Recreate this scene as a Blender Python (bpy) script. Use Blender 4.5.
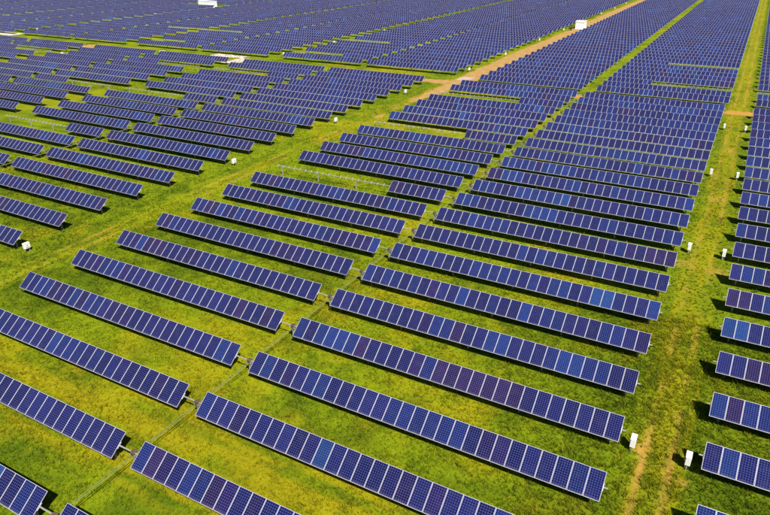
import bpy, math, random
import numpy as np
from mathutils import Vector, Matrix

random.seed(7)
rng = np.random.default_rng(11)
for o in list(bpy.data.objects):
    bpy.data.objects.remove(o)
scene = bpy.context.scene
COL = scene.collection

# ------------------------------------------------------------------ camera
F_PX, YAW, PITCH, ROLL = 636.917, -0.5077, 0.4604, -0.0060
CAM = Vector((29.3007, -14.482, 29.1247 + 2.00))
fwd = Vector((math.sin(YAW)*math.cos(PITCH), math.cos(YAW)*math.cos(PITCH), -math.sin(PITCH)))
right0 = Vector((math.cos(YAW), -math.sin(YAW), 0))
up0 = right0.cross(fwd)
right = math.cos(ROLL)*right0 + math.sin(ROLL)*up0
up = -math.sin(ROLL)*right0 + math.cos(ROLL)*up0
cam_data = bpy.data.cameras.new('camera')
cam_data.sensor_width = 36.0
cam_data.lens = 36.0*F_PX/770.0
cam_data.clip_start = 0.5
cam_data.clip_end = 9000
cam = bpy.data.objects.new('camera', cam_data)
m3 = Matrix((right, up, -fwd)).transposed()
cam.matrix_world = Matrix.Translation(CAM) @ m3.to_4x4()
COL.objects.link(cam)
scene.camera = cam

# ------------------------------------------------------------------ sky and sun
SUN_DIR = Vector((0.64, -0.57, 1.00)).normalized()
elev = math.asin(SUN_DIR.z)
azim = math.atan2(SUN_DIR.x, SUN_DIR.y)
world = bpy.data.worlds.new('World')
scene.world = world
world.use_nodes = True
wn = world.node_tree
bg = wn.nodes['Background']
sky = wn.nodes.new('ShaderNodeTexSky')
sky.sky_type = 'NISHITA'
sky.sun_disc = False
sky.sun_elevation = elev
sky.sun_rotation = azim
sky.altitude = 900
sky.air_density = 0.8
sky.dust_density = 0.3
wn.links.new(sky.outputs['Color'], bg.inputs['Color'])
bg.inputs['Strength'].default_value = 0.05
sun_data = bpy.data.lights.new('sun', 'SUN')
sun_data.energy = 5.0
sun_data.angle = math.radians(0.5)
sun_data.color = (1.0, 0.94, 0.84)
sun = bpy.data.objects.new('sun', sun_data)
sun.rotation_euler = SUN_DIR.to_track_quat('Z', 'Y').to_euler()
sun.location = (60, -60, 120)
COL.objects.link(sun)
vs = scene.view_settings
vs.view_transform = 'Standard'
vs.look = 'None'
vs.gamma = 1.0
vs.use_curve_mapping = False
vs.exposure = 0.90

# ------------------------------------------------------------------ numpy helpers
W_PX, H_PX = 770.0, 515.0
def project(P):
    d = np.asarray(P, float) - np.array(CAM)
    z = d @ np.array(fwd)
    z = np.where(z < 0.1, 0.1, z)
    return W_PX/2 + F_PX*(d @ np.array(right))/z, H_PX/2 - F_PX*(d @ np.array(up))/z, z

_LAT = rng.random((256, 256))
def vnoise(x, y, s, seed=0):
    x = np.asarray(x, float)/s + 37.3*seed; y = np.asarray(y, float)/s + 91.7*seed
    xi = np.floor(x).astype(int); yi = np.floor(y).astype(int)
    fx = x - xi; fy = y - yi
    fx = fx*fx*(3 - 2*fx); fy = fy*fy*(3 - 2*fy)
    g = lambda a, b: _LAT[a % 256, b % 256]
    return ((g(xi, yi)*(1 - fx) + g(xi + 1, yi)*fx)*(1 - fy) + (g(xi, yi + 1)*(1 - fx) + g(xi + 1, yi + 1)*fx)*fy)
def fbm(x, y, s, seed=0, n=4):
    t = 0; a = 1.0; tot = 0
    for i in range(n):
        t = t + a*vnoise(x, y, s, seed + i*3.1); tot += a; a *= 0.55; s *= 0.48
    return t/tot
def sstep(a, b, x):
    t = np.clip((x - a)/(b - a), 0, 1)
    return t*t*(3 - 2*t)

# ------------------------------------------------------------------ layout of the farm (metres; x along the tables, y across them)
P = 5.8059                       # row pitch
NPAN = 27
GAP = 1.77
TILT = math.radians(36.5)
PLEN = 1.835                     # panel length
AX_DY, AX_Z = -0.738, 1.455      # centre of the panel plane below the top edge line
NORM = (0.0, -math.sin(TILT), math.cos(TILT))

columns = {}                     # name -> (x0, x1)
NEAR = {'R': (32.08, 59.08), 'CR': (0.0, 27.0), 'CL': (-28.77, -1.77), 'L1': (-65.5, -38.5), 'L2': (-94.27, -67.27)}
x1 = -99.9
for i in range(3, 11, 2):
    NEAR['L%d' % i] = (x1 - 27, x1); NEAR['L%d' % (i + 1)] = (x1 - 27 - GAP - 27, x1 - 27 - GAP); x1 -= 61.4
FAR = {'R2': (60.85, 87.85), 'R': (32.4, 59.4), 'CR': (0.4, 27.4), 'CL': (-27.8, -2.8), 'L1': (-63.0, -36.0), 'L2': (-91.8, -64.8)}
x1 = -97.3
for i in range(3, 15, 2):
    FAR['L%d' % i] = (x1 - 27, x1); FAR['L%d' % (i + 1)] = (x1 - 27 - GAP - 27, x1 - 27 - GAP); x1 -= 61.4

def half_bare(zone, c, k):
    """(first, last) panel index that carries panels on drive rows where the rest shows bare brackets"""
    if zone == 'near':
        if c in ('CL',) and k in (10, 15, 20): return (19 if k == 10 else 18, 27)
        if c == 'L2' and k in (10, 15, 20): return (18, 27)
        if c == 'L3' and k in (10, 15, 20): return (0, 12)
        if c == 'L5' and k in (20,): return (0, 10)
        if c == 'L4' and k in (20,): return (3, 27)
    else:
        if c == 'CR' and k in (25, 30): return (0, 10)
        if c == 'R' and k == 25: return (17, 27)
        if c == 'L2' and k in (25, 30): return (17, 27)
        if c == 'L4' and k in (25, 30): return (16, 27)
        if c == 'L5' and k == 30: return (0, 11)
    return None

tables = []
for c, (a, b) in NEAR.items():
    for k in range(-1, 23):
        tables.append(dict(zone='near', c=c, k=k, x0=a, n=int(round(b - a)), y=k*P, z=0.0))
for c, (a, b) in FAR.items():
    off, ks, zo = (0.72, 23, -0.30) if c in ('CL', 'CR', 'R', 'R2') else (0.62, 24, 0.0)
    for k in range(ks, 92):
        tables.append(dict(zone='far', c=c, k=k, x0=a, n=int(round(b - a)), y=(k + off)*P, z=zo))
HUT = (-32.6, 44.0*P)
BUILDING = (-232.5, 45.0*P)
keep = []
for t in tables:
    t['span'] = half_bare(t['zone'], t['c'], t['k']) or (0, t['n'])
    i = np.arange(t['n']) + 0.5
    X = t['x0'] + i
    top = np.stack([X, np.full_like(X, t['y']), np.full_like(X, 2.00 + t['z'])], -1)
    low = np.stack([X, np.full_like(X, t['y'] - 1.476), np.full_like(X, 0.91 + t['z'])], -1)
    px, py, d = project((top + low)/2)
    tx, ty, _ = project(top); lx, ly, _ = project(low)
    wid = F_PX/d
    area = np.abs(ly - ty)*wid
    inn = (px > -4) & (px < W_PX + 4) & (ly > -3) & (ty < H_PX - 1) & (d > 1)
    t['vis'] = float((area*inn).sum())
    t['mod'] = float(math.sqrt(area[inn].max())) if inn.any() else 0.0
    t['near_frame'] = bool(((px > -140) & (px < W_PX + 140) & (py > -22) & (py < H_PX) & (d > 1)).any())
    # room for the white building far off
    if abs(t['y'] - BUILDING[1]) < 7 and t['x0'] < BUILDING[0] + 6 and t['x0'] + t['n'] > BUILDING[0] - 6:
        continue
    if t['vis'] > 0 or (t['near_frame'] and (t['zone'] == 'far' or t['c'].startswith('L'))):
        keep.append(t)
tables = keep
ranked = sorted([t for t in tables if t['vis'] > 0], key=lambda t: -t['vis'])
for r, t in enumerate(ranked):
    t['single'] = r < 300
for t in tables:
    t.setdefault('single', False)
    t['fine'] = t['single'] and t['mod'] >= 9.0
print('tables', len(tables), 'visible', len(ranked), 'fine', sum(t['fine'] for t in tables), 'panels fine', sum((t['span'][1]-t['span'][0]) for t in tables if t['fine']), 'far panels', sum(t['n'] for t in tables if not t['fine']))

# ------------------------------------------------------------------ node helper
def new_mat(name):
    m = bpy.data.materials.new(name); m.use_nodes = True
    nt = m.node_tree
    return m, nt, nt.nodes['Principled BSDF']
def node(nt, kind, **kw):
    n = nt.nodes.new(kind)
    for k, v in kw.items(): setattr(n, k, v)
    return n
def math_n(nt, op, a, b=None, c=None, clamp=False):
    n = nt.nodes.new('ShaderNodeMath'); n.operation = op; n.use_clamp = clamp
    for i, v in enumerate((a, b, c)):
        if v is None: continue
        if isinstance(v, (int, float)): n.inputs[i].default_value = v
        else: nt.links.new(v, n.inputs[i])
    return n.outputs[0]
def mix_c(nt, f, a, b, blend='MIX'):
    n = nt.nodes.new('ShaderNodeMix'); n.data_type = 'RGBA'; n.blend_type = blend
    for s, v in ((n.inputs[0], f), (n.inputs[6], a), (n.inputs[7], b)):
        if isinstance(v, (int, float)): s.default_value = v
        elif isinstance(v, tuple): s.default_value = v if len(v) == 4 else (*v, 1)
        else: nt.links.new(v, s)
    return n.outputs[2]
def noise_n(nt, vec, scale, detail=3, rough=0.55, out='Fac'):
    n = nt.nodes.new('ShaderNodeTexNoise'); n.inputs['Scale'].default_value = scale
    n.inputs['Detail'].default_value = detail; n.inputs['Roughness'].default_value = rough
    nt.links.new(vec, n.inputs['Vector'])
    return n.outputs[out]
def ramp_n(nt, f, stops):
    n = nt.nodes.new('ShaderNodeValToRGB')
    while len(n.color_ramp.elements) > 1: n.color_ramp.elements.remove(n.color_ramp.elements[0])
    n.color_ramp.elements[0].position = stops[0][0]; n.color_ramp.elements[0].color = (*stops[0][1], 1)
    for p, c in stops[1:]:
        e = n.color_ramp.elements.new(p); e.color = (*c, 1)
    nt.links.new(f, n.inputs[0])
    return n.outputs[0]

def plain(name, col, rough=0.6, metal=0.0, var=0.25, scale=6.0, spec=0.4):
    m, nt, b = new_mat(name)
    tc = node(nt, 'ShaderNodeNewGeometry')
    f = noise_n(nt, tc.outputs['Position'], scale, 4)
    dark = tuple(c*(1 - var) for c in col); lite = tuple(min(1, c*(1 + var*0.5)) for c in col)
    nt.links.new(ramp_n(nt, f, [(0.3, dark), (0.7, lite)]), b.inputs['Base Color'])
    b.inputs['Roughness'].default_value = rough; b.inputs['Metallic'].default_value = metal
    b.inputs['Specular IOR Level'].default_value = spec
    return m

# ground: own colour comes from vertex attribute gcol (grass kinds, soil), fine grain from noise
def ground_material():
    m, nt, b = new_mat('grass_ground')
    at = node(nt, 'ShaderNodeAttribute', attribute_name='gcol')
    geo = node(nt, 'ShaderNodeNewGeometry'); pos = geo.outputs['Position']
    n1 = noise_n(nt, pos, 2.6, 5, 0.65)
    n2 = noise_n(nt, pos, 9.0, 4, 0.7)
    f = math_n(nt, 'ADD', math_n(nt, 'MULTIPLY', n1, 0.55), math_n(nt, 'MULTIPLY', n2, 0.45))
    mul = ramp_n(nt, f, [(0.30, (0.64, 0.72, 0.70)), (0.48, (1.0, 1.0, 1.0)), (0.70, (1.32, 1.26, 1.15))])
    c = mix_c(nt, 1.0, at.outputs['Color'], mul, 'MULTIPLY')
    nt.links.new(c, b.inputs['Base Color'])
    b.inputs['Roughness'].default_value = 0.95; b.inputs['Specular IOR Level'].default_value = 0.08
    bump = node(nt, 'ShaderNodeBump'); bump.inputs['Strength'].default_value = 0.5; bump.inputs['Distance'].default_value = 0.10
    nt.links.new(f, bump.inputs['Height']); nt.links.new(bump.outputs[0], b.inputs['Normal'])
    return m
def blade_material():
    m, nt, b = new_mat('grass_blades')
    at = node(nt, 'ShaderNodeAttribute', attribute_name='gcol')
    geo = node(nt, 'ShaderNodeNewGeometry')
    n1 = noise_n(nt, geo.outputs['Position'], 3.0, 3)
    c = mix_c(nt, 1.0, at.outputs['Color'], ramp_n(nt, n1, [(0.3, (0.75, 0.82, 0.8)), (0.7, (1.25, 1.15, 1.0))]), 'MULTIPLY')
    nt.links.new(c, b.inputs['Base Color'])
    b.inputs['Roughness'].default_value = 0.8; b.inputs['Specular IOR Level'].default_value = 0.15
    tr = node(nt, 'ShaderNodeBsdfTranslucent'); nt.links.new(c, tr.inputs['Color'])
    mx = node(nt, 'ShaderNodeMixShader'); mx.inputs[0].default_value = 0.4
    nt.links.new(b.outputs[0], mx.inputs[1]); nt.links.new(tr.outputs[0], mx.inputs[2])
    nt.links.new(mx.outputs[0], nt.nodes['Material Output'].inputs['Surface'])
    return m
def soil_material(name, a, bcol, c):
    m, nt, b = new_mat(name)
    geo = node(nt, 'ShaderNodeNewGeometry'); pos = geo.outputs['Position']
    f = math_n(nt, 'ADD', math_n(nt, 'MULTIPLY', noise_n(nt, pos, 0.6, 5, 0.6), 0.6), math_n(nt, 'MULTIPLY', noise_n(nt, pos, 7.0, 4, 0.7), 0.4))
    nt.links.new(ramp_n(nt, f, [(0.3, a), (0.5, bcol), (0.7, c)]), b.inputs['Base Color'])
    b.inputs['Roughness'].default_value = 0.95; b.inputs['Specular IOR Level'].default_value = 0.1
    bump = node(nt, 'ShaderNodeBump'); bump.inputs['Strength'].default_value = 0.5; bump.inputs['Distance'].default_value = 0.04
    nt.links.new(f, bump.inputs['Height']); nt.links.new(bump.outputs[0], b.inputs['Normal'])
    return m
def glass_material():
    m, nt, b = new_mat('solar_cells')
    uv = node(nt, 'ShaderNodeUVMap', uv_map='UVMap')
    sep = node(nt, 'ShaderNodeSeparateXYZ'); nt.links.new(uv.outputs[0], sep.inputs[0])
    def cell(s, n, size):
        f = math_n(nt, 'FRACT', math_n(nt, 'MULTIPLY', s, float(n)))
        e = math_n(nt, 'MINIMUM', f, math_n(nt, 'SUBTRACT', 1.0, f))
        return math_n(nt, 'MULTIPLY', e, size)
    ex = cell(sep.outputs[0], 6, 0.151); ey = cell(sep.outputs[1], 12, 0.147)
    line = math_n(nt, 'LESS_THAN', math_n(nt, 'MINIMUM', ex, ey), 0.0052)
    dia = math_n(nt, 'LESS_THAN', math_n(nt, 'ADD', ex, ey), 0.026)
    mask = math_n(nt, 'MAXIMUM', line, dia)
    # two busbars in each cell
    fx = math_n(nt, 'FRACT', math_n(nt, 'MULTIPLY', sep.outputs[0], 18.0))
    bus = math_n(nt, 'LESS_THAN', math_n(nt, 'ABSOLUTE', math_n(nt, 'SUBTRACT', fx, 0.5)), 0.03)
    at = node(nt, 'ShaderNodeAttribute', attribute_name='tint')
    geo = node(nt, 'ShaderNodeNewGeometry')
    n1 = noise_n(nt, geo.outputs['Position'], 5.0, 3)
    c0 = mix_c(nt, 1.0, at.outputs['Color'], ramp_n(nt, n1, [(0.3, (0.8, 0.8, 0.85)), (0.7, (1.2, 1.2, 1.15))]), 'MULTIPLY')
    c1 = mix_c(nt, math_n(nt, 'MULTIPLY', bus, 0.35), c0, (0.03, 0.03, 0.09))
    c2 = mix_c(nt, mask, c1, (0.068, 0.080, 0.215))
    dn = noise_n(nt, geo.outputs['Position'], 1.7, 4)
    low = math_n(nt, 'MULTIPLY', math_n(nt, 'SUBTRACT', 0.07, sep.outputs[1], clamp=True), 9.0)
    dust = math_n(nt, 'ADD', math_n(nt, 'MULTIPLY', low, dn), math_n(nt, 'MULTIPLY', math_n(nt, 'SUBTRACT', dn, 0.5, clamp=True), 0.18), clamp=True)
    c3 = mix_c(nt, dust, c2, (0.16, 0.15, 0.15))
    nt.links.new(c3, b.inputs['Base Color'])
    b.inputs['Roughness'].default_value = 0.12; b.inputs['IOR'].default_value = 1.45
    b.inputs['Specular IOR Level'].default_value = 0.22
    return m

M = {}
M['ground'] = ground_material()
M['blade'] = blade_material()
M['dirt'] = soil_material('dirt', (0.20, 0.125, 0.035), (0.32, 0.19, 0.065), (0.42, 0.27, 0.12))
M['gravel'] = soil_material('pale_gravel', (0.36, 0.30, 0.25), (0.48, 0.42, 0.37), (0.58, 0.53, 0.48))
M['pale_dirt'] = soil_material('pale_dirt', (0.28, 0.21, 0.16), (0.36, 0.28, 0.23), (0.44, 0.36, 0.31))
M['cells'] = glass_material()
M['frame'] = plain('aluminium_frame', (0.36, 0.36, 0.42), 0.5, 0.15, 0.12, 3.0)
M['back'] = plain('backsheet', (0.22, 0.22, 0.23), 0.7, 0, 0.1)
M['steel'] = plain('galvanised_steel', (0.28, 0.28, 0.23), 0.55, 0.2, 0.25, 5.0)
M['rod'] = plain('pale_link_rod', (0.15, 0.19, 0.06), 0.6, 0.05, 0.2, 4.0)
M['gear'] = plain('rusty_gear_housing', (0.10, 0.065, 0.04), 0.75, 0.2, 0.4, 9.0)
M['white'] = plain('white_cabinet_paint', (0.62, 0.62, 0.60), 0.5, 0, 0.06, 4.0)
M['dark'] = plain('dark_plastic', (0.03, 0.03, 0.035), 0.5, 0, 0.2)
M['wall'] = plain('white_render', (0.82, 0.82, 0.80), 0.7, 0, 0.06, 2.0)
M['grille'] = plain('grey_louvre', (0.30, 0.31, 0.32), 0.6, 0.2, 0.2)
M['roof'] = plain('pale_roof', (0.74, 0.73, 0.70), 0.7, 0, 0.1)
M['bark'] = plain('bark', (0.08, 0.06, 0.04), 0.9, 0, 0.3)
M['leaf'] = plain('dark_leaf', (0.05, 0.085, 0.012), 0.7, 0, 0.4, 4.0)

# ------------------------------------------------------------------ mesh builder
class MB:
    def __init__(self): self.v = []; self.f = []; self.mi = []
    def add(self, verts, faces, mi=0):
        o = len(self.v); self.v += [tuple(p) for p in verts]
        self.f += [tuple(i + o for i in fc) for fc in faces]; self.mi += [mi]*len(faces)
    def box(self, x0, x1, y0, y1, z0, z1, mi=0, mat=None):
        vs = [(x0, y0, z0), (x1, y0, z0), (x1, y1, z0), (x0, y1, z0), (x0, y0, z1), (x1, y0, z1), (x1, y1, z1), (x0, y1, z1)]
        if mat is not None: vs = [tuple(mat @ Vector(p)) for p in vs]
        self.add(vs, [(0, 3, 2, 1), (4, 5, 6, 7), (0, 1, 5, 4), (1, 2, 6, 5), (2, 3, 7, 6), (3, 0, 4, 7)], mi)
    def bevel_box(self, x0, x1, y0, y1, z0, z1, r, mi=0):
        """box with chamfered vertical edges and a chamfered top"""
        def ring(i, z):
            a, b, c, d = x0 + i, x1 - i, y0 + i, y1 - i
            return [(a + r, c, z), (b - r, c, z), (b, c + r, z), (b, d - r, z), (b - r, d, z), (a + r, d, z), (a, d - r, z), (a, c + r, z)]
        rs = ring(0, z0) + ring(0, z1 - r) + ring(r*0.8, z1)
        fs = [tuple(range(7, -1, -1)), tuple(range(16, 24))]
        for l in (0, 8):
            for i in range(8): fs.append((l + i, l + (i + 1) % 8, l + 8 + (i + 1) % 8, l + 8 + i))
        self.add(rs, fs, mi)
    def tube(self, a, b, r, n=8, mi=0, cap=True):
        a = Vector(a); b = Vector(b); d = (b - a).normalized()
        q = d.orthogonal().normalized(); w = d.cross(q)
        vs = []
        for p in (a, b):
            for i in range(n):
                t = 2*math.pi*i/n; vs.append(tuple(p + r*(math.cos(t)*q + math.sin(t)*w)))
        fs = [(i, (i + 1) % n, n + (i + 1) % n, n + i) for i in range(n)]
        if cap: fs += [tuple(range(n - 1, -1, -1)), tuple(range(n, 2*n))]
        self.add(vs, fs, mi)
    def mesh(self, name, mats):
        me = bpy.data.meshes.new(name); me.from_pydata(self.v, [], self.f)
        for k in (mats if isinstance(mats, (list, tuple)) else [mats]): me.materials.append(M[k])
        me.polygons.foreach_set('material_index', self.mi); me.update()
        return me

def link(name, data, parent=None, loc=(0, 0, 0), rot=(0, 0, 0)):
    o = bpy.data.objects.new(name, data); COL.objects.link(o)
    o.location = loc; o.rotation_euler = rot
    if parent is not None: o.parent = parent
    return o
def thing(name, label, cat, loc=(0, 0, 0), group=None, rotz=0.0):
    o = link(name, None, None, loc, (0, 0, rotz)); o.empty_display_size = 0.3
    return tag(o, label, cat, group)
def tag(o, label, cat, group=None):
    o['label'] = label; o['category'] = cat
    if group: o['group'] = group
    return o

# ------------------------------------------------------------------ ground masks, shared by the sheet and the blades
def wob(y, s, a, seed): return (vnoise(y, np.zeros_like(np.asarray(y, float)), s, seed) - 0.5)*2*a
def road_mask(x, y):
    """dirt road in the lane left of the CL column beyond the cross track, with its junction"""
    r = y/P
    e = (fbm(x, y, 2.4, 5) - 0.5)*2.6
    w = wob(y, 30, 0.5, 8)
    main = np.minimum(x + 34.3 + w, -29.4 + w - x) + e*0.6
    main = np.where(r > 22.6, main, -9)
    # splay towards the green lane and the cross track
    ang = np.minimum((r - 15.3)*2.2, 23.6 - r)
    cx = np.interp(r, [15, 18, 20, 22, 24], [-32.6, -33.2, -32.6, -32.2, -32])
    hw = np.interp(r, [15, 17, 19.5, 21.5, 23.4], [0.35, 0.7, 1.1, 2.0, 2.2])
    spl = np.where((r > 15) & (r < 24), hw - np.abs(x - cx) + e*np.interp(r, [16, 21], [1.2, 0.7]) + np.interp(r, [15, 18, 20.5, 21.5], [-1.2, -0.9, -0.45, 0]) + (fbm(x, y, 5.0, 17) - 0.5)*3.0, -9)
    side = np.where((x < -31) & (x > -42.5), 1.7 - np.abs(y - (22.85*P + (x + 36)*0.05)) + e*0.9 + np.minimum(0, (x + 41.5)), -9)
    return np.maximum(np.maximum(main, spl), side)
def soil_amount(x, y):
    r = y/P
    n = fbm(x, y, 1.6, 21); n2 = fbm(x, y, 5.0, 33)
    s = np.zeros_like(x)
    # wheel ruts of the right lane
    for u in (28.62, 30.30):
        base = sstep(0.40, 0.04, np.abs(x - u - wob(y, 7, 0.10, u)))
        str_ = np.interp(r, [1.5, 3.9, 4.6, 7, 22, 25], [0.72, 0.62, 0.16, 0.10, 0.30, 0.42])*np.where((r > -3) & (r < 75), 1, 0)
        s = np.maximum(s, base*np.clip(str_ + (n - 0.5)*1.5, 0, 1))
    # trodden patches by the cabinets
    for (cx, cy, rr) in ((28.35, 3.95*P, 0.85), (31.0, 9.3*P, 1.3), (27.9, 9.4*P, 1.2), (29.6, 13.2*P, 1.4), (31.15, 3.6*P, 0.45), (29.4, 17.5*P, 1.0)):
        d = np.hypot(x - cx, (y - cy)*0.8)/rr
        s = np.maximum(s, sstep(1.15, 0.3, d + (n - 0.5)*1.6)*(0.85 if rr < 0.9 and rr > 0.5 else 0.42))
    # crossing of the right lane
    c = np.minimum(x - 26.9, 32.5 - x); d = 1.9 - np.abs(y - 22.55*P)
    s = np.maximum(s, sstep(-0.4, 0.5, np.minimum(c, d) + (n - 0.5)*2.0))
    # link gap end
    c = np.hypot(x + 2.3, (y - 22.7*P)*0.5)/1.2
    s = np.maximum(s, sstep(1.2, 0.4, c + (n - 0.5)))
    # green lane: faint ruts
    for u in (-32.75, -34.45):
        base = sstep(0.5, 0.1, np.abs(x - u - wob(y, 12, 0.25, u)))
        s = np.maximum(s, base*np.clip(0.10 + (n2 - 0.5)*1.6, 0, 0.4)*np.where(r < 22, 1, 0))
    # road
    s = np.maximum(s, sstep(-0.9, 0.2, road_mask(x, y)))
    return np.clip(s, 0, 1)
def dry_amount(x, y):
    r = y/P
    n = fbm(x, y, 9.0, 41); n2 = fbm(x, y, 2.2, 51); n3 = fbm(x, y, 26.0, 61, 3)
    d = 0.9*sstep(0.52, 0.76, n*0.5 + n2*0.35 + n3*0.2)
    # sun-bleached swath in front of the second row
    yy = y - 1.47*P - 0.04*x
    d = np.maximum(d, sstep(1.7, 0.2, np.abs(y - 1.42*P - wob(x, 14, 0.25, 4)))*sstep(0.25, 0.55, n2*0.7 + n*0.35)*sstep(22, 14, x))
    st = fbm(x*0.14, y*1.25 + 0.02*x, 1.0, 141, 3)
    d = np.maximum(d, sstep(1.0, 0.6, np.abs(r - 1.45))*sstep(0.40, 0.60, st)*1.15*sstep(24, 12, x))
    # bleached verge beside the ruts, trodden middle of the lanes
    d = np.maximum(d, sstep(1.9, 0.5, np.abs(x - 29.4))*np.clip(0.30 + (n2 - 0.4)*1.8, 0, 0.95))
    d = np.maximum(d, sstep(2.4, 0.7, np.abs(x + 33.6))*np.clip(0.15 + (n2 - 0.45)*1.6, 0, 0.6))
    for u in (-32.75, -34.45):
        d = np.maximum(d, sstep(0.55, 0.15, np.abs(x - u - wob(y, 12, 0.25, u)))*np.clip(0.5 + (n2 - 0.45)*1.8, 0, 0.95)*sstep(24, 21, r))
    sb = fbm(x*2.4, y*0.11, 1.0, 161, 3)
    d = np.maximum(d, sstep(2.3, 1.5, np.abs(x - 29.4))*sstep(0.44, 0.66, sb)*0.8)
    # far right edge is greener
    d *= np.where(np.abs(x - 29.4) < 2.0, 0.92, np.interp(x, [-60, 12, 26, 40], [1, 1, 0.72, 0.55]))
    return np.clip(d, 0, 1)
G_DEEP = np.array((0.070, 0.108, 0.0025)); G_MID = np.array((0.140, 0.184, 0.0028)); G_DRY = np.array((0.265, 0.220, 0.0040))
SOIL = np.array((0.34, 0.185, 0.040))
def ground_colour(x, y):
    a = fbm(x, y, 5.5, 71); b = fbm(x, y, 0.9, 81, 3)
    t = sstep(0.34, 0.62, a*0.6 + b*0.4)
    t = t*np.interp(x, [10, 26, 40], [1.0, 0.62, 0.5])
    lane = sstep(5.6, 4.0, np.abs(x + 33.6))*sstep(24, 21, y/P)
    t = np.clip(t + lane*((fbm(x*2.2, y*0.10, 1.0, 151, 3) - 0.45)*1.5), 0, 1)
    c = G_DEEP*(1 - t)[:, None] + G_MID*t[:, None]
    d = dry_amount(x, y)*0.66
    c = c*(1 - d)[:, None] + G_DRY*d[:, None]
    s = soil_amount(x, y)
    return c*(1 - s)[:, None] + SOIL*s[:, None], s
def ground_height(x, y):
    h = (fbm(x, y, 3.0, 91, 3) - 0.5)*0.09 + (fbm(x, y, 0.8, 95, 2) - 0.5)*0.05
    for u in (28.62, 30.30): h = h - 0.06*sstep(0.42, 0.1, np.abs(x - u))
    for u in (-32.75, -34.45): h = h - 0.04*sstep(0.5, 0.1, np.abs(x - u))
    flat = sstep(-1.6, -0.5, road_mask(x, y))
    far = sstep(170, 110, np.hypot(x - CAM.x, y - CAM.y))
    return h*(1 - flat)*far

def seg(*parts):
    out = []
    for a, b, s in parts: out += list(np.arange(a, b, s))
    return np.array(out)
gx = seg((-4000, -600, 400), (-600, -260, 8), (-260, -66, 1.5), (-66, -40, 0.7), (-40, 37, 0.34), (37, 70, 1.0), (70, 180, 8), (180, 4001, 400))
gy = seg((-3000, -80, 300), (-80, -8, 6), (-8, 62, 0.36), (62, 165, 0.8), (165, 480, 3), (480, 800, 12), (800, 6001, 400))
GX, GY = np.meshgrid(gx, gy)
fx, fy = GX.ravel(), GY.ravel()
col, _ = ground_colour(fx, fy)
gz = ground_height(fx, fy)
nx, ny = len(gx), len(gy)
idx = np.arange(nx*ny).reshape(ny, nx)
quads = np.stack([idx[:-1, :-1], idx[:-1, 1:], idx[1:, 1:], idx[1:, :-1]], -1).reshape(-1, 4)
def raw_mesh(name, verts, faces, nside, mats, colours=None, attr='gcol', smooth=False):
    me = bpy.data.meshes.new(name)
    me.vertices.add(len(verts)); me.vertices.foreach_set('co', np.asarray(verts, np.float32).ravel())
    faces = np.asarray(faces, np.int32)
    me.loops.add(faces.size); me.loops.foreach_set('vertex_index', faces.ravel())
    me.polygons.add(len(faces)); me.polygons.foreach_set('loop_start', np.arange(0, faces.size, nside, dtype=np.int32))
    me.polygons.foreach_set('loop_total', np.full(len(faces), nside, np.int32))
    me.update(calc_edges=True)
    for k in mats: me.materials.append(M[k])
    if colours is not None:
        a = me.attributes.new(attr, 'FLOAT_COLOR', 'POINT')
        a.data.foreach_set('color', np.concatenate([colours, np.ones((len(colours), 1))], 1).astype(np.float32).ravel())
    if smooth: me.polygons.foreach_set('use_smooth', np.ones(len(faces), bool))
    return me
g = link('ground', raw_mesh('ground', np.stack([fx, fy, gz], -1), quads, 4, ['ground'], col, smooth=True))
g['kind'] = 'structure'

def mask_sheet(name, fn, xr, yr, step, z, mat):
    xs = np.arange(xr[0], xr[1], step); ys = np.arange(yr[0], yr[1], step)
    X, Y = np.meshgrid(xs, ys)
    inside = fn((X + step/2).ravel(), (Y + step/2).ravel()).reshape(X.shape)[:-1, :-1] > 0
    id_ = np.arange(X.size).reshape(X.shape)
    q = np.stack([id_[:-1, :-1], id_[:-1, 1:], id_[1:, 1:], id_[1:, :-1]], -1)[inside]
    used, invi = np.unique(q, return_inverse=True)
    jx = (rng.random(len(used)) - .5)*step*0.7; jy = (rng.random(len(used)) - .5)*step*0.7
    v = np.stack([X.ravel()[used] + jx, Y.ravel()[used] + jy, np.full(len(used), z)], -1)
    o = link(name, raw_mesh(name, v, invi.reshape(-1, 4), 4, [mat])); o['kind'] = 'structure'
    return o
mask_sheet('dirt_road', road_mask, (-44, -26), (14*P, 300), 0.45, 0.012, 'dirt')
mask_sheet('dirt_road', road_mask, (-44, -26), (300.2, 560), 0.9, 0.012, 'dirt')
def pad_mask(cx, cy, hx, hy, seed):
    return lambda x, y: np.minimum(hx - np.abs(x - cx), hy - np.abs(y - cy)) + (fbm(x, y, 2.5, seed) - 0.5)*1.4
mask_sheet('gravel_pad', pad_mask(-110.5, 24.0*P, 6.2, 2.0, 3), (-120, -100), (22.6*P, 25.5*P), 0.4, 0.02, 'gravel')
mask_sheet('gravel_pad', pad_mask(-102.0, 23.0*P, 2.6, 4.2, 6), (-107, -98), (21.9*P, 24.6*P), 0.4, 0.03, 'gravel')
mask_sheet('gravel_pad', pad_mask(-165.5, 22.95*P, 4.6, 3.0, 9), (-173, -159), (22*P, 24*P), 0.4, 0.02, 'dirt')
mask_sheet('gravel_pad', pad_mask(-224.0, 24.4*P, 6, 3.0, 12), (-236, -214), (23.2*P, 26*P), 0.5, 0.02, 'gravel')
mask_sheet('gravel_pad', pad_mask(-32.6, 23.9*P, 1.5, 2.6, 15), (-36, -29), (23*P, 25*P), 0.3, 0.02, 'pale_dirt')

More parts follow.
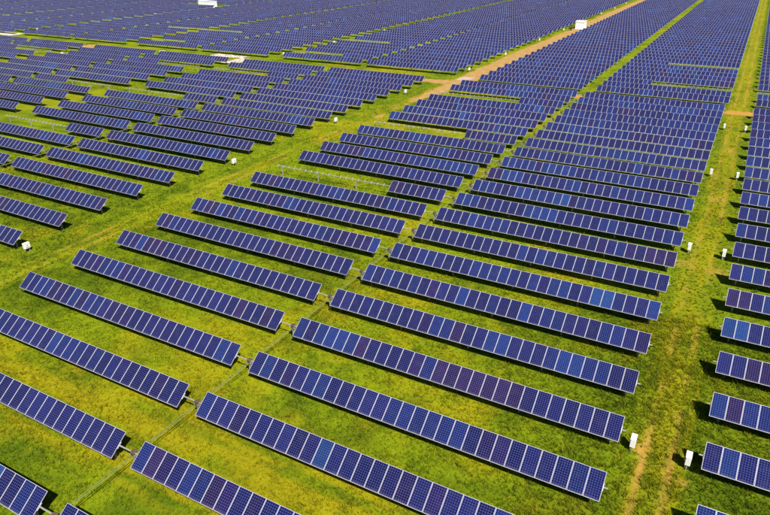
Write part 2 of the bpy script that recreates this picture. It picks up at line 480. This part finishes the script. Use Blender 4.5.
# ------------------------------------------------------------------ solar tables
TINTS = [((0.0036, 0.0048, 0.038), 32), ((0.0042, 0.0042, 0.033), 24), ((0.0072, 0.0040, 0.032), 15), ((0.0105, 0.0046, 0.027), 4),
         ((0.0038, 0.0085, 0.053), 13), ((0.0042, 0.0130, 0.070), 6), ((0.0050, 0.0220, 0.088), 1.5), ((0.0050, 0.0062, 0.045), 16)]
TCOL = np.array([t[0] for t in TINTS])*1.25; TW = np.array([t[1] for t in TINTS], float)
BLUE = np.array((0.0, -0.5, -0.7, -0.7, 2.6, 2.6, 1.2, 0.6))
def zone_blue(t):
    if t['c'] in ('CR', 'R'): return float(np.interp(t['k'], [2, 8, 12, 24, 40], [0.15, 0.45, 0.9, 0.8, 0.4]))
    if t['c'] == 'CL': return float(np.interp(t['k'], [6, 14, 24, 40], [0.0, 0.35, 0.7, 0.4]))
    return 0.35 if t['zone'] == 'far' and t['k'] < 34 else 0.0
def pick_tints(n, seed, blue=0.0):
    r = np.random.default_rng(seed)
    w = TW*(0.35 + 1.3*r.random(len(TW)))*(1 + blue*BLUE); w /= w.sum()
    out = []; cur = r.choice(len(TW), p=w)
    for i in range(n):
        if r.random() < 0.62: cur = r.choice(len(TW), p=w)
        out.append(cur)
    return np.array(out)

PW, FW, TH = 0.978, 0.026, 0.042      # panel width, frame width, thickness
h, l = PW/2, PLEN/2
def glass_mesh(tint):
    b = MB(); a, c = h - FW, l - FW
    b.add([(-a, -c, -0.006), (a, -c, -0.006), (a, c, -0.006), (-a, c, -0.006)], [(0, 1, 2, 3)], 0)
    b.add([(-a, -c, -0.016), (a, -c, -0.016), (a, c, -0.016), (-a, c, -0.016)], [(3, 2, 1, 0)], 1)
    me = b.mesh('solar_panel', ['cells', 'back'])
    uv = me.uv_layers.new(name='UVMap')
    for i, p in enumerate([(0, 0), (1, 0), (1, 1), (0, 1)]*2): uv.data[i].uv = p
    at = me.attributes.new('tint', 'FLOAT_COLOR', 'POINT')
    for d in at.data: d.color = (*tint, 1)
    return me
def frame_faces():
    a, c = h - FW, l - FW
    v = [(-h, -l, 0), (h, -l, 0), (h, l, 0), (-h, l, 0), (-a, -c, 0), (a, -c, 0), (a, c, 0), (-a, c, 0)]
    v += [(x, y, -TH) for x, y, z in v]
    f = []
    for i in range(4):
        j = (i + 1) % 4
        f += [(i, j, 4 + j, 4 + i), (8 + j, 8 + i, 12 + i, 12 + j), (i, 8 + i, 8 + j, j), (4 + j, 12 + j, 12 + i, 4 + i)]
    return v, f
fb = MB(); fv, ff = frame_faces(); fb.add(fv, ff)
FRAME = fb.mesh('frame', 'frame')
GLASS = [glass_mesh(tuple(np.clip(np.array(t)*s, 0, 1))) for t in TCOL for s in (0.85, 1.0, 1.18)]

# joined panels: glass + frame + back per panel, built in one go
T_V = np.array([(-h + FW, -l + FW, -0.006), (h - FW, -l + FW, -0.006), (h - FW, l - FW, -0.006), (-h + FW, l - FW, -0.006)] + fv[:8] + [(-h, -l, -TH), (h, -l, -TH), (h, l, -TH), (-h, l, -TH)])
T_F = [(0, 1, 2, 3)]
for i in range(4):
    j = (i + 1) % 4
    T_F += [(4 + i, 4 + j, 8 + j, 8 + i), (4 + i, 12 + i, 12 + j, 4 + j)]
T_F += [(15, 14, 13, 12)]
T_F = np.array(T_F); T_MI = np.array([0] + [1]*8 + [2])
RX = np.array([[1, 0, 0], [0, math.cos(TILT), -math.sin(TILT)], [0, math.sin(TILT), math.cos(TILT)]])
def joined_panels(name, centres, tints, tilts=None):
    n = len(centres); V = len(T_V)
    base = T_V @ RX.T
    verts = (base[None] + np.asarray(centres)[:, None, :]).reshape(-1, 3)
    faces = (T_F[None] + (np.arange(n)*V)[:, None, None]).reshape(-1, 4)
    me = raw_mesh(name, verts, faces, 4, ['cells', 'frame', 'back'], np.repeat(tints, V, 0), 'tint')
    me.polygons.foreach_set('material_index', np.tile(T_MI, n))
    uv = me.uv_layers.new(name='UVMap')
    u = np.zeros((n, len(T_F), 4, 2), np.float32); u[:, 0] = [(0, 0), (1, 0), (1, 1), (0, 1)]
    uv.data.foreach_set('uv', u.ravel())
    return me

# steelwork of a table
TUBE_C = (AX_DY - 0.125*NORM[1], AX_Z - 0.125*NORM[2])
def post_mesh():
    b = MB(); t = 0.008; w = 0.075
    z1 = TUBE_C[1] - 0.07
    b.box(-w, w, -w, -w + 0.014, -0.65, z1); b.box(-w, w, w - 0.014, w, -0.65, z1); b.box(-0.008, 0.008, -w + 0.014, w - 0.014, -0.65, z1)
    return b.mesh('post', 'steel')
def bearing_mesh():
    b = MB(); z = TUBE_C[1]
    n = 10; vs = []
    for x in (-0.05, 0.05):
        for i in range(n):
            a = 2*math.pi*i/n; vs.append((x, 0.082*math.cos(a), z + 0.082*math.sin(a)))
    b.add(vs, [(i, (i + 1) % n, n + (i + 1) % n, n + i) for i in range(n)] + [tuple(range(n - 1, -1, -1)), tuple(range(n, 2*n))])
    return b.mesh('bearing', 'frame')
POST, BEARING = post_mesh(), bearing_mesh()
def tube_mesh(x0, x1):
    b = MB(); b.tube((x0, 0, TUBE_C[1]), (x1, 0, TUBE_C[1]), 0.055, 8); return b.mesh('torque_tube', 'steel')
def rail_geo(b, x, off_y=0.0):
    mat = Matrix.Translation((x, AX_DY + off_y, AX_Z)) @ Matrix.Rotation(TILT, 4, 'X')
    b.box(-0.022, 0.022, -0.24, 0.24, -0.09, -0.044, 0, mat)
rb = MB(); rail_geo(rb, 0.0, -TUBE_C[0]); RAIL = rb.mesh('rail', 'frame')
TUBES, RAILSETS = {}, {}
def post_xs(n): return [0.7 + i*(n - 1.4)/4 for i in range(5)]
def link_side(t):
    """which end of the table carries on to the drive gear"""
    if t['c'] in ('CR', 'R'): return -1 if t['c'] == 'CR' else 0
    if t['c'] == 'CL': return 1
    if t['c'].startswith('L'): return -1 if int(t['c'][1:]) % 2 else 1
    return 0
def tube_ends(t):
    s = link_side(t) if t['zone'] == 'near' else 0; n = t['n']
    return (-0.30 if s < 0 else -0.28, n + (1.14 if s > 0 else 0.28))

ORD = ['first', 'second', 'third', 'fourth', 'fifth', 'sixth', 'seventh', 'eighth', 'ninth', 'tenth', 'eleventh', 'twelfth', 'thirteenth', 'fourteenth', 'fifteenth', 'sixteenth', 'seventeenth', 'eighteenth', 'nineteenth']
def ordinal(i):
    if i < 19: return ORD[i]
    tens = {2: ('twentieth', 'twenty'), 3: ('thirtieth', 'thirty'), 4: ('fortieth', 'forty'), 5: ('fiftieth', 'fifty'), 6: ('sixtieth', 'sixty'), 7: ('seventieth', 'seventy')}
    q, r = divmod(i + 1, 10)
    return tens[q][0] if r == 0 else tens[q][1] + '-' + ORD[r - 1]
DESC = {('near', 'CR'): 'between link rods and rutted lane', ('near', 'CL'): 'between wide green lane and link rods', ('near', 'R'): 'right of the rutted lane',
        ('far', 'CR'): 'just left of the rutted lane', ('far', 'CL'): 'just right of the dirt road', ('far', 'R'): 'right of the rutted lane', ('far', 'R2'): 'second column right of rutted lane'}
for i in range(1, 15):
    DESC[('near', 'L%d' % i)] = ('in the %s column left of the green lane' % ORD[i - 1])
    DESC[('far', 'L%d' % i)] = ('%s column left of dirt road' % ORD[i - 1])
bycol = {}
for t in sorted(tables, key=lambda t: t['y']):
    if t['vis'] > 0:
        L = bycol.setdefault((t['zone'], t['c']), []); t['ord'] = len(L); L.append(t)
def table_label(t):
    bare = (t['span'][1] - t['span'][0]) < t['n'] - 8
    d = DESC[(t['zone'], t['c'])]
    kind = 'half-bare solar table' if bare else 'blue solar table'
    if t['zone'] == 'near': return '%s, %s from the front, %s' % (kind, ordinal(t['ord']), d)
    return '%s beyond the cross track, %s row, %s' % (kind, ordinal(t['ord']), d)

far_c, far_t = [], []
fs_v, fs_f = [], []
POST_LO = MB(); POST_LO.box(-0.07, 0.07, -0.07, 0.07, -0.2, TUBE_C[1]); 
far_mb = MB()
for ti, t in enumerate(tables):
    n = t['n']; a, b_ = t['span']
    seed = (t['k'] + 2)*131 + sum(ord(ch)*7**i for i, ch in enumerate(t['c'] + t['zone'][0]))
    tin = pick_tints(n, seed, zone_blue(t)); r = np.random.default_rng(seed + 5)
    shade = r.integers(0, 3, n)
    if not t['single']:
        for i in range(a, b_):
            far_c.append((t['x0'] + i + 0.5, t['y'] + AX_DY, AX_Z + t['z'])); far_t.append(TCOL[tin[i]]*(0.85, 1.0, 1.18)[shade[i]])
        e0, e1 = tube_ends(t)
        yy = t['y'] + TUBE_C[0]
        far_mb.box(t['x0'] + e0, t['x0'] + e1, yy - 0.06, yy + 0.06, t['z'] + TUBE_C[1] - 0.06, t['z'] + TUBE_C[1] + 0.06)
        for x in post_xs(n):
            far_mb.box(t['x0'] + x - 0.07, t['x0'] + x + 0.07, yy - 0.07, yy + 0.07, -0.2, t['z'] + TUBE_C[1] - 0.061)
        continue
    lab = table_label(t)
    root = thing('solar_table', lab, 'solar panels', (t['x0'], t['y'] + TUBE_C[0], t['z']), 'solar tables in rows on the grass')
    oy = AX_DY - TUBE_C[0]
    dt = float(r.normal(0, 0.35))*math.pi/180
    if t['fine']:
        for i in range(a, b_):
            o = link('solar_panel', GLASS[tin[i]*3 + shade[i]], root, (i + 0.5, oy, AX_Z), (TILT + dt + r.normal(0, 0.12)*math.pi/180, r.normal(0, 0.10)*math.pi/180, 0))
            link('frame', FRAME, o)
        key = (a, b_)
        if key not in RAILSETS:
            q = MB()
            for i in range(a, b_ + 1): rail_geo(q, float(i), -TUBE_C[0])
            RAILSETS[key] = q.mesh('mounting_rails', 'frame')
        o = link('mounting_rails', RAILSETS[key], root); o['kind'] = 'stuff'
    else:
        cs = [(i + 0.5, oy, AX_Z) for i in range(a, b_)]
        ts = np.array([TCOL[tin[i]]*(0.85, 1.0, 1.18)[shade[i]] for i in range(a, b_)])
        o = link('solar_panels', joined_panels('solar_panels', cs, ts), root); o['kind'] = 'stuff'
    key = (n, tube_ends(t))
    if key not in TUBES: TUBES[key] = tube_mesh(*tube_ends(t))
    link('torque_tube', TUBES[key], root)
    for x in post_xs(n):
        o = link('post', POST, root, (x, 0, 0))
        if t['fine']: link('bearing', BEARING, o)
    for i in list(range(0, a)) + list(range(b_ + 1, n + 1)):
        link('rail', RAIL, root, (float(i), 0, 0))
if far_c:
    me = joined_panels('distant_solar_tables', far_c, np.array(far_t))
    fo = link('distant_solar_tables', me); fo['kind'] = 'stuff'
    fo['label'] = 'far mass of blue solar tables filling the top of the view'; fo['category'] = 'solar panels'
    st = link('distant_table_steel', far_mb.mesh('distant_table_steel', 'steel'), fo); st['kind'] = 'stuff'

# ------------------------------------------------------------------ drive linkages between the tables
RODZ = 1.20
ylen = P - 0.36
ROD1 = MB(); ROD1.tube((0, 0.18, RODZ), (0, 0.18 + ylen, RODZ), 0.024, 8); ROD1 = ROD1.mesh('link_rod', 'rod')
hb = MB(); hb.bevel_box(-0.17, 0.17, -0.17, 0.17, TUBE_C[1] - 0.20, TUBE_C[1] + 0.15, 0.04); HOUS = hb.mesh('gear_housing', 'gear')
ab = MB(); ab.box(-0.19, -0.172, -0.20, 0.20, RODZ - 0.09, RODZ + 0.10); ab.box(0.172, 0.19, -0.20, 0.20, RODZ - 0.09, RODZ + 0.10); ARM = ab.mesh('drive_arm', 'steel')
pb = MB(); pb.box(-0.08, 0.08, -0.08, 0.08, -0.25, TUBE_C[1] - 0.201); GPOST = pb.mesh('gear_post', 'steel')
def linkage(x, y0, rows, label):
    root = thing('drive_linkage', label, 'link rods', (x, y0 + TUBE_C[0], 0), 'link rods driving the solar tables')
    for i in range(rows):
        y = i*P
        link('gear_housing', HOUS, root, (0, y, 0)); link('drive_arm', ARM, root, (0, y, 0)); link('gear_post', GPOST, root, (0, y, 0))
        if i < rows - 1:
            for s in (-0.09, 0.09): link('link_rod', ROD1, root, (s, y, 0))
linkage(-0.45, 0.0, 23, 'pale paired link rods running up the gap between the two middle columns')
linkage(-65.95, 4*P, 19, 'link rods in the gap between the first and second columns left of green lane')
linkage(-127.35, 10*P, 13, 'link rods in the gap between third and fourth columns left of green lane')

# ------------------------------------------------------------------ inverter cabinets
def cabinet_parts():
    c = MB(); c.bevel_box(-0.17, 0.17, -0.36, 0.36, 0.45, 1.08, 0.025); cab = c.mesh('cabinet', 'white')
    d = MB(); d.box(0.171, 0.178, -0.32, 0.32, 0.49, 1.05); door = d.mesh('door', 'white')
    k = MB(); k.tube((0.179, 0, 0.84), (0.205, 0, 0.84), 0.05, 8); knob = k.mesh('handle', 'dark')
    r = MB(); r.box(-0.18, 0.19, -0.37, 0.37, 1.081, 1.095); roof = r.mesh('rain_cover', 'white')
    p = MB(); p.box(-0.035, 0.035, -0.035, 0.035, -0.2, 0.449); leg = p.mesh('leg', 'steel')
    u = MB(); u.tube((-0.10, 0.12, -0.1), (-0.10, 0.12, 0.449), 0.03, 8); con = u.mesh('conduit', 'dark')
    v = MB()
    for i in range(4): v.box(0.179, 0.186, -0.2, 0.2, 0.53 + i*0.04, 0.548 + i*0.04)
    vent = v.mesh('vent', 'grille')
    return cab, door, knob, roof, leg, con, vent
CP = cabinet_parts()
def cabinet(x, y, face, label):
    root = thing('inverter_cabinet', label, 'cabinet', (x, y, 0), 'white inverter cabinets along the lanes', 0 if face > 0 else math.pi)
    cab = link('cabinet', CP[0], root); dr = link('door', CP[1], root); link('handle', CP[2], dr); link('vent', CP[6], dr)
    link('rain_cover', CP[3], root)
    for s in (-0.26, 0.26): link('leg', CP[4], root, (0, s, 0))
    link('conduit', CP[5], root)
for i, k in enumerate((4, 10, 15, 20)):
    y = k*P + TUBE_C[0]
    cabinet(27.85, y, 1, 'white inverter cabinet on the left edge of the rutted lane, %s from the front' % ORD[i])
    cabinet(31.30, y, -1, 'white inverter cabinet on the right edge of the rutted lane, %s from the front' % ORD[i])
    cabinet(-37.40, y, 1, 'white inverter cabinet on the left edge of green lane, %s from the front' % ORD[i])
for i, r_ in enumerate((25.54, 30.5, 36.48, 41.9, 53.28, 58.58, 63.8)):
    cabinet(-35.3, r_*P, 1, 'far white inverter cabinet left of the dirt road, %s along it' % ORD[i])
for i, r_ in enumerate((25.86, 30.71, 36.74, 42.53, 53.83)):
    cabinet(-95.2 , (r_ - 0.6)*P, 1, 'tiny white cabinet in the second lane left of the dirt road, %s along it' % ORD[i])
for i, (x, r_) in enumerate(((-221.4, 25.38), (-221.1, 26.27), (-222.6, 30.75), (-222.8, 37.1))):
    cabinet(x, r_*P, 1, 'tiny white cabinet in far left lane, %s behind the cross track' % ORD[i])
cabinet(-157.2, 20*P, 1, 'tiny white cabinet in the grassy lane in front of the cross track, far left')

# ------------------------------------------------------------------ small white switch boxes at the ends of the link gaps
def switch_box(x, y, sx, sy, sz, label, mat='white'):
    root = thing('switch_box', label, 'box', (x, y, 0), 'low switch boxes by the cross track')
    b = MB(); b.bevel_box(-sx/2, sx/2, -sy/2, sy/2, 0.1, sz, 0.04); link('body', b.mesh('body', mat), root)
    b = MB(); b.box(-sx/2 - 0.1, sx/2 + 0.1, -sy/2 - 0.1, sy/2 + 0.1, -0.1, 0.099); link('plinth', b.mesh('plinth', 'roof'), root)
    b = MB(); b.box(-sx/2 + 0.08, sx/2 - 0.08, -sy/2 - 0.02, -sy/2 - 0.002, 0.2, sz - 0.12); d = link('door', b.mesh('door', mat), root)
    b = MB(); b.box(sx/2 - 0.22, sx/2 - 0.16, -sy/2 - 0.05, -sy/2 - 0.021, sz*0.5, sz*0.5 + 0.14); link('handle', b.mesh('handle', 'dark'), d)
switch_box(-130.0, 22.6*P, 1.6, 1.0, 1.3, 'low pinkish white box by the cross track in the third link gap')
switch_box(-190.5, 22.5*P, 1.6, 1.0, 1.3, 'low white box by the cross track at the far left')
switch_box(-66.45, 22.6*P, 1.1, 0.8, 0.9, 'low white box at the cross track end of first link gap')

# ------------------------------------------------------------------ transformer station on the dirt road, building far off
def station(x, y, L, D, H, rotz, name, label, cat):
    root = thing(name, label, cat, (x, y, 0), None, rotz)
    b = MB(); b.box(-L/2 - 0.15, L/2 + 0.15, -D/2 - 0.15, D/2 + 0.15, -0.3, 0.18); link('plinth', b.mesh('plinth', 'roof'), root)
    b = MB(); b.box(-L/2, L/2, -D/2, D/2, 0.181, H); link('wall', b.mesh('wall', 'wall'), root)
    b = MB()
    b.add([(-L/2 - 0.2, -D/2 - 0.2, H + .001), (L/2 + 0.2, -D/2 - 0.2, H + .001), (L/2 + 0.2, D/2 + 0.2, H + .001), (-L/2 - 0.2, D/2 + 0.2, H + .001),
           (-L/2 - 0.2, -D/2 - 0.2, H + 0.14), (L/2 + 0.2, -D/2 - 0.2, H + 0.14), (L/2 + 0.2, D/2 + 0.2, H + 0.14), (-L/2 - 0.2, D/2 + 0.2, H + 0.14), (-L/2 - 0.2, 0, H + 0.32), (L/2 + 0.2, 0, H + 0.32)],
          [(3, 2, 1, 0), (0, 1, 5, 4), (2, 3, 7, 6), (1, 2, 6, 9, 5), (3, 0, 4, 8, 7), (4, 5, 9, 8), (6, 7, 8, 9)])
    link('roof', b.mesh('roof', 'wall'), root)
    for i, cx in enumerate(np.linspace(-L/2 + 0.9, L/2 - 0.9, max(2, int(L/2.2)))):
        b = MB(); b.box(cx - 0.5, cx + 0.5, -D/2 - 0.04, -D/2 - 0.002, 0.2, H - 0.35); d = link('door', b.mesh('door', 'wall'), root)
        b = MB(); b.box(cx + 0.34, cx + 0.42, -D/2 - 0.08, -D/2 - 0.041, 1.0, 1.2); link('handle', b.mesh('handle', 'dark'), d)
    b = MB()
    for i in range(6): b.box(L/2 + 0.002, L/2 + 0.03, -0.5, 0.5, H*0.5 + i*0.1, H*0.5 + 0.06 + i*0.1)
    link('louvre', b.mesh('louvre', 'grille'), root)
station(HUT[0] + 0.8, HUT[1], 3.0, 5.2, 2.6, 0.0, 'transformer_station', 'bright white transformer station standing on the dirt road', 'station')
station(BUILDING[0], BUILDING[1], 10.0, 3.4, 3.0, 0.0, 'control_building', 'long white building among the far panels at the top edge', 'building')

# shrub next to the station
def shrub(x, y, h_, label):
    root = thing('shrub', label, 'shrub', (x, y, 0))
    b = MB(); b.tube((0, 0, -0.1), (0.05, 0.02, h_*0.5), 0.05, 6)
    for a in (0.5, 2.4, 4.4): b.tube((0.03, 0, h_*0.25), (0.35*math.cos(a), 0.35*math.sin(a), h_*0.65), 0.025, 5)
    link('trunk', b.mesh('trunk', 'bark'), root)
    r = np.random.default_rng(3); c = MB()
    for i in range(900):
        d = r.normal(size=3); d /= np.linalg.norm(d); rad = r.random()**0.4
        lump = 0.8 + 0.3*math.sin(d[0]*5 + 1)*math.cos(d[1]*4)
        p = Vector((d[0]*0.95*rad*lump, d[1]*0.95*rad*lump, h_*0.55 + d[2]*h_*0.45*rad*lump))
        q = Vector(r.normal(size=3)).normalized(); w = q.orthogonal().normalized()
        s = 0.09 + 0.07*r.random()
        c.add([p - q*s, p + w*s*0.6, p + q*s, p - w*s*0.6], [(0, 1, 2, 3)])
    link('crown', c.mesh('crown', 'leaf'), root)
shrub(-33.6, 42.6*P, 1.7, 'dark green shrub at the left foot of the white transformer station')

# ------------------------------------------------------------------ grass blades in tufts, thinning with distance
def tufts():
    X, Y, S = [], [], []
    for (xa, xb, ya, yb, dens, size) in ((-32, 42, -6, 42, 52, 1.0), (-75, 38, 42, 85, 13, 1.6), (-75, -32, 8, 42, 26, 1.25), (-120, 36, 85, 210, 3.6, 1.9)):
        n = int((xb - xa)*(yb - ya)*dens)
        x = xa + rng.random(n)*(xb - xa); y = ya + rng.random(n)*(yb - ya)
        px, py, d = project(np.stack([x, y, np.zeros(n)], -1))
        ok = (px > -60) & (px < W_PX + 60) & (py > -10) & (py < H_PX + 60)
        # tables hide what lies behind them in the farther rows
        if ya >= 85: ok &= rng.random(n) < sstep(210, 100, y)
        X.append(x[ok]); Y.append(y[ok]); S.append(np.full(ok.sum(), size))
    x = np.concatenate(X); y = np.concatenate(Y); s = np.concatenate(S)
    c, soil = ground_colour(x, y)
    clump = fbm(x, y, 1.3, 101, 3)
    prob = (1 - soil)**1.5*np.clip(0.25 + clump*1.4, 0, 1)
    ok = rng.random(len(x)) < prob
    x, y, s, c, clump = x[ok], y[ok], s[ok], c[ok], clump[ok]
    z = ground_height(x, y)
    n = len(x); NB = 4
    hgt = s*(0.06 + 0.15*rng.random(n)**2.0)*(0.6 + 0.9*clump)
    lush = sstep(20, 27, x)
    tall = (rng.random(n) < 0.03 + 0.05*lush) & (s < 1.3)
    hgt = hgt*(1 + 0.5*lush*(s < 1.3))*np.where(s > 1.3, 0.7, 1.0)*np.where(tall, 1.9, 1.0)
    ang = rng.random((n, NB))*2*math.pi
    lean = (0.35 + 0.75*rng.random((n, NB)))*hgt[:, None]
    bw = (s*(0.020 + 0.016*rng.random(n)))[:, None]
    off = rng.random((n, NB))*0.05*s[:, None]
    cx = x[:, None] + np.cos(ang)*off; cy = y[:, None] + np.sin(ang)*off
    sx = -np.sin(ang)*bw; sy = np.cos(ang)*bw
    zb = np.repeat((z - 0.03)[:, None], NB, 1)
    hz = (hgt[:, None]*(0.7 + 0.5*rng.random((n, NB))))
    v = np.stack([np.stack([cx - sx, cy - sy, zb], -1), np.stack([cx + sx, cy + sy, zb], -1),
                  np.stack([cx + np.cos(ang)*lean, cy + np.sin(ang)*lean, zb + 0.03 + hz], -1)], 2).reshape(-1, 3)
    f = np.arange(n*NB*3).reshape(-1, 3)
    var = (0.84 + 0.50*rng.random(n))*np.where(tall, 0.7, 1.0)*(1 - 0.25*lush*(clump < 0.45))
    yel = (rng.random(n) < 0.025)[:, None]
    c = c*var[:, None]
    c = np.where(yel, np.array((0.33, 0.25, 0.012)), c)
    cc = np.repeat(c, NB*3, 0)
    print('tufts', n, 'tris', len(f))
    o = link('grass', raw_mesh('grass', v, f, 3, ['blade'], cc)); o['kind'] = 'stuff'
    o['label'] = 'short green and yellow meadow grass between the tables'; o['category'] = 'grass'
tufts()
print('objects', len(bpy.data.objects))
